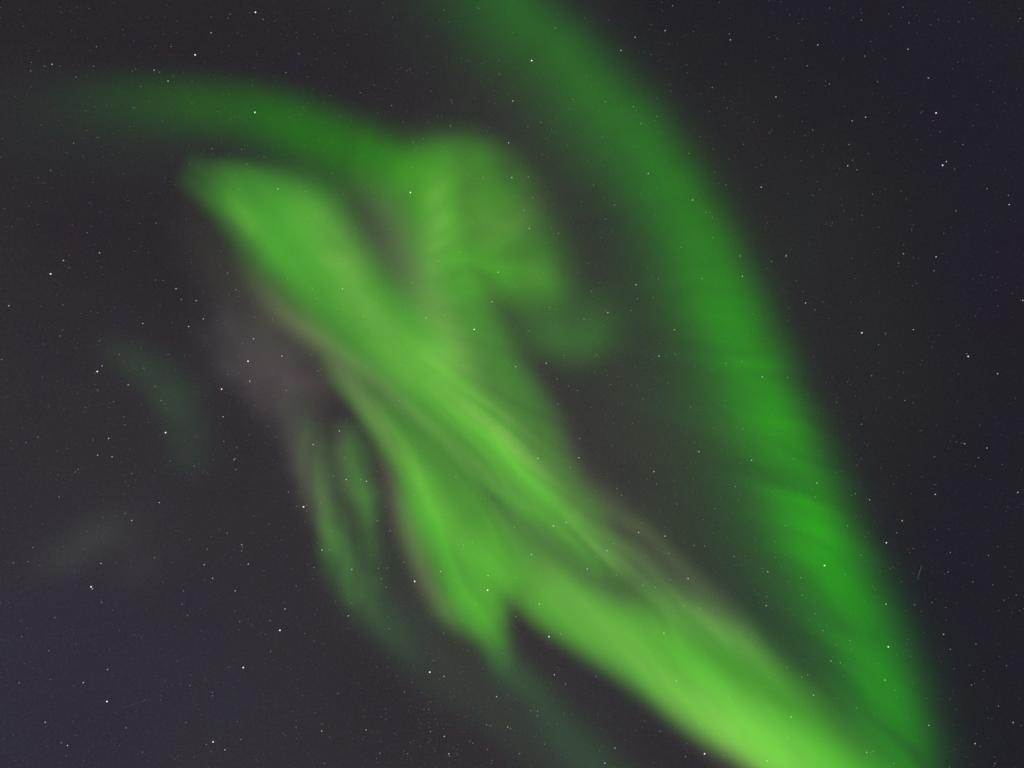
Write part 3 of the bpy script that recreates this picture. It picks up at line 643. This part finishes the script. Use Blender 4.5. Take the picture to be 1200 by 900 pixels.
# all the fainter stars, past counting, as one object
def faint_stars():
    pts = [(x, y, SIZE[m], LUM[m], TINT[c]) for x, y, m, c, _ in rest]
    rnd = random.Random(11)
    def one(x, y):
        t = rnd.random()
        b = .04 + .10 * rnd.random() ** 3
        tint = TINT[rnd.choice('wwwwwwcbbyorr')]
        mixd = tuple(.5 + .5 * q for q in tint)
        pts.append((x, y, .34 + .10 * t, b * 1.8, mixd))
    for _ in range(4200):
        one(rnd.uniform(-190, 1390), rnd.uniform(-190, 1090))
    for cx_, cy_, sx_, sy_, n_ in ((500, 860, 60, 50, 260), (420, 400, 160, 160, 420), (650, 560, 130, 160, 420), (900, 640, 90, 140, 300), (330, 120, 180, 60, 260), (620, 760, 160, 90, 300)):
        for _ in range(n_):
            one(rnd.gauss(cx_, sx_), rnd.gauss(cy_, sy_))
    base = bmesh.new()
    bmesh.ops.create_icosphere(base, subdivisions=1, radius=1.0)
    bv = np.array([v.co[:] for v in base.verts]); bf = np.array([[v.index for v in f.verts] for f in base.faces])
    base.free()
    n = len(pts)
    V = np.zeros((n, len(bv), 3)); C = np.zeros((n, len(bv), 4)); C[..., 3] = 1
    for k, (x, y, r, b, tint) in enumerate(pts):
        d = sky_dir(x, y)
        p = EYE + d * (RSTAR * 1.01 / d.dot(FWD))
        V[k] = bv * (r * PX) + np.array(p[:])
        C[k, :, :3] = np.array(tint) * b
    Fc = (bf[None] + (np.arange(n) * len(bv))[:, None, None]).reshape(-1, 3)
    me = bpy.data.meshes.new('faint_stars')
    me.vertices.add(n * len(bv)); me.vertices.foreach_set('co', V.ravel())
    me.loops.add(3 * len(Fc)); me.loops.foreach_set('vertex_index', Fc.ravel().astype(np.int32))
    me.polygons.add(len(Fc)); me.polygons.foreach_set('loop_start', (np.arange(len(Fc)) * 3).astype(np.int32))
    me.update(calc_edges=True)
    at = me.color_attributes.new('starlight', 'FLOAT_COLOR', 'POINT')
    at.data.foreach_set('color', C.ravel().astype(np.float32))
    m = star_material('faint_starlight', (1, 1, 1), 1.0)
    a = m.node_tree.nodes.new('ShaderNodeVertexColor'); a.layer_name = 'starlight'
    em = [q for q in m.node_tree.nodes if q.type == 'EMISSION'][0]
    m.node_tree.links.new(a.outputs['Color'], em.inputs['Color'])
    me.materials.append(m)
    o = bpy.data.objects.new('faint_stars', me)
    COL.objects.link(o)
    o['kind'] = 'stuff'
    o['label'] = 'countless faint stars sprinkled over the whole night sky'
    o['category'] = 'stars'
faint_stars()

# ------------------------------------------------------------------ two thin meteors, barely visible
def meteor(x0, y0, x1, y1, lum, label):
    a, b = (EYE + sky_dir(x, y) * (90.0 / sky_dir(x, y).dot(FWD)) for x, y in ((x0, y0), (x1, y1)))
    L_ = (b - a).length
    bm = bmesh.new()
    rings, seg = 12, 8
    vs = []
    for i in range(rings + 1):
        t = i / rings
        r = .33 * 90.0 / FOC * math.sin(math.pi * min(max(t, .02), .98)) ** .5
        vs.append([bm.verts.new((r * math.cos(2 * math.pi * k / seg), r * math.sin(2 * math.pi * k / seg), t * L_)) for k in range(seg)])
    for i in range(rings):
        for k in range(seg):
            bm.faces.new((vs[i][k], vs[i][(k + 1) % seg], vs[i + 1][(k + 1) % seg], vs[i + 1][k]))
    bm.faces.new(vs[0][::-1]); bm.faces.new(vs[-1])
    me = bpy.data.meshes.new('meteor'); bm.to_mesh(me); bm.free()
    me.materials.append(star_material('meteor_light', (.9, 1.0, 1.0), lum))
    o = bpy.data.objects.new('meteor', me)
    COL.objects.link(o)
    o.matrix_world = Matrix.Translation(a) @ (b - a).to_track_quat('Z', 'Y').to_matrix().to_4x4()
    o['label'] = label; o['category'] = 'meteor'
meteor(1080, 662, 1075.3, 679, .085, 'tiny faint meteor streak in the dark sky at right, beyond the arc')
meteor(178, 818, 143, 830, .055, 'faint thin meteor streak low in the dark sky at lower left')

# ------------------------------------------------------------------ the snowy ground behind the viewer
def ground():
    n, R = 96, 400.0
    bm = bmesh.new()
    prev = None
    c0 = bm.verts.new((0, 0, 0))
    radii = [0.02 * 1.22 ** k for k in range(52)]
    for r in [q for q in radii if q < R] + [R]:
        ring = []
        for k in range(n):
            a = 2 * math.pi * k / n
            x, y = r * math.cos(a), r * math.sin(a)
            z = .0
            if r > .05:
                z = min(r, 40) * .012 * (math.sin(x * .9 / max(r, 1) * 5 + r * .2) + math.cos(a * 3 + r * .07)) - min(r, 40) * .03
            ring.append(bm.verts.new((x, y, z)))
        for k in range(n):
            if prev is None:
                bm.faces.new((c0, ring[k], ring[(k + 1) % n]))
            else:
                bm.faces.new((prev[k], ring[k], ring[(k + 1) % n], prev[(k + 1) % n]))
        prev = ring
    me = bpy.data.meshes.new('ground'); bm.to_mesh(me); bm.free()
    for p in me.polygons:
        p.use_smooth = True
    m = bpy.data.materials.new('snow'); m.use_nodes = True
    nn, ll = m.node_tree.nodes, m.node_tree.links
    b = nn['Principled BSDF']
    b.inputs['Roughness'].default_value = .6
    t = nn.new('ShaderNodeTexNoise'); t.inputs['Scale'].default_value = 40.0; t.inputs['Detail'].default_value = 6
    r = nn.new('ShaderNodeValToRGB')
    r.color_ramp.elements[0].color = (.62, .66, .72, 1); r.color_ramp.elements[1].color = (.80, .82, .85, 1)
    g = nn.new('ShaderNodeNewGeometry')
    ll.new(g.outputs['Position'], t.inputs['Vector']); ll.new(t.outputs['Fac'], r.inputs['Fac']); ll.new(r.outputs['Color'], b.inputs['Base Color'])
    me.materials.append(m)
    o = bpy.data.objects.new('ground', me); COL.objects.link(o)
    o['kind'] = 'structure'; o['label'] = 'snowy ground under the open sky'
ground()
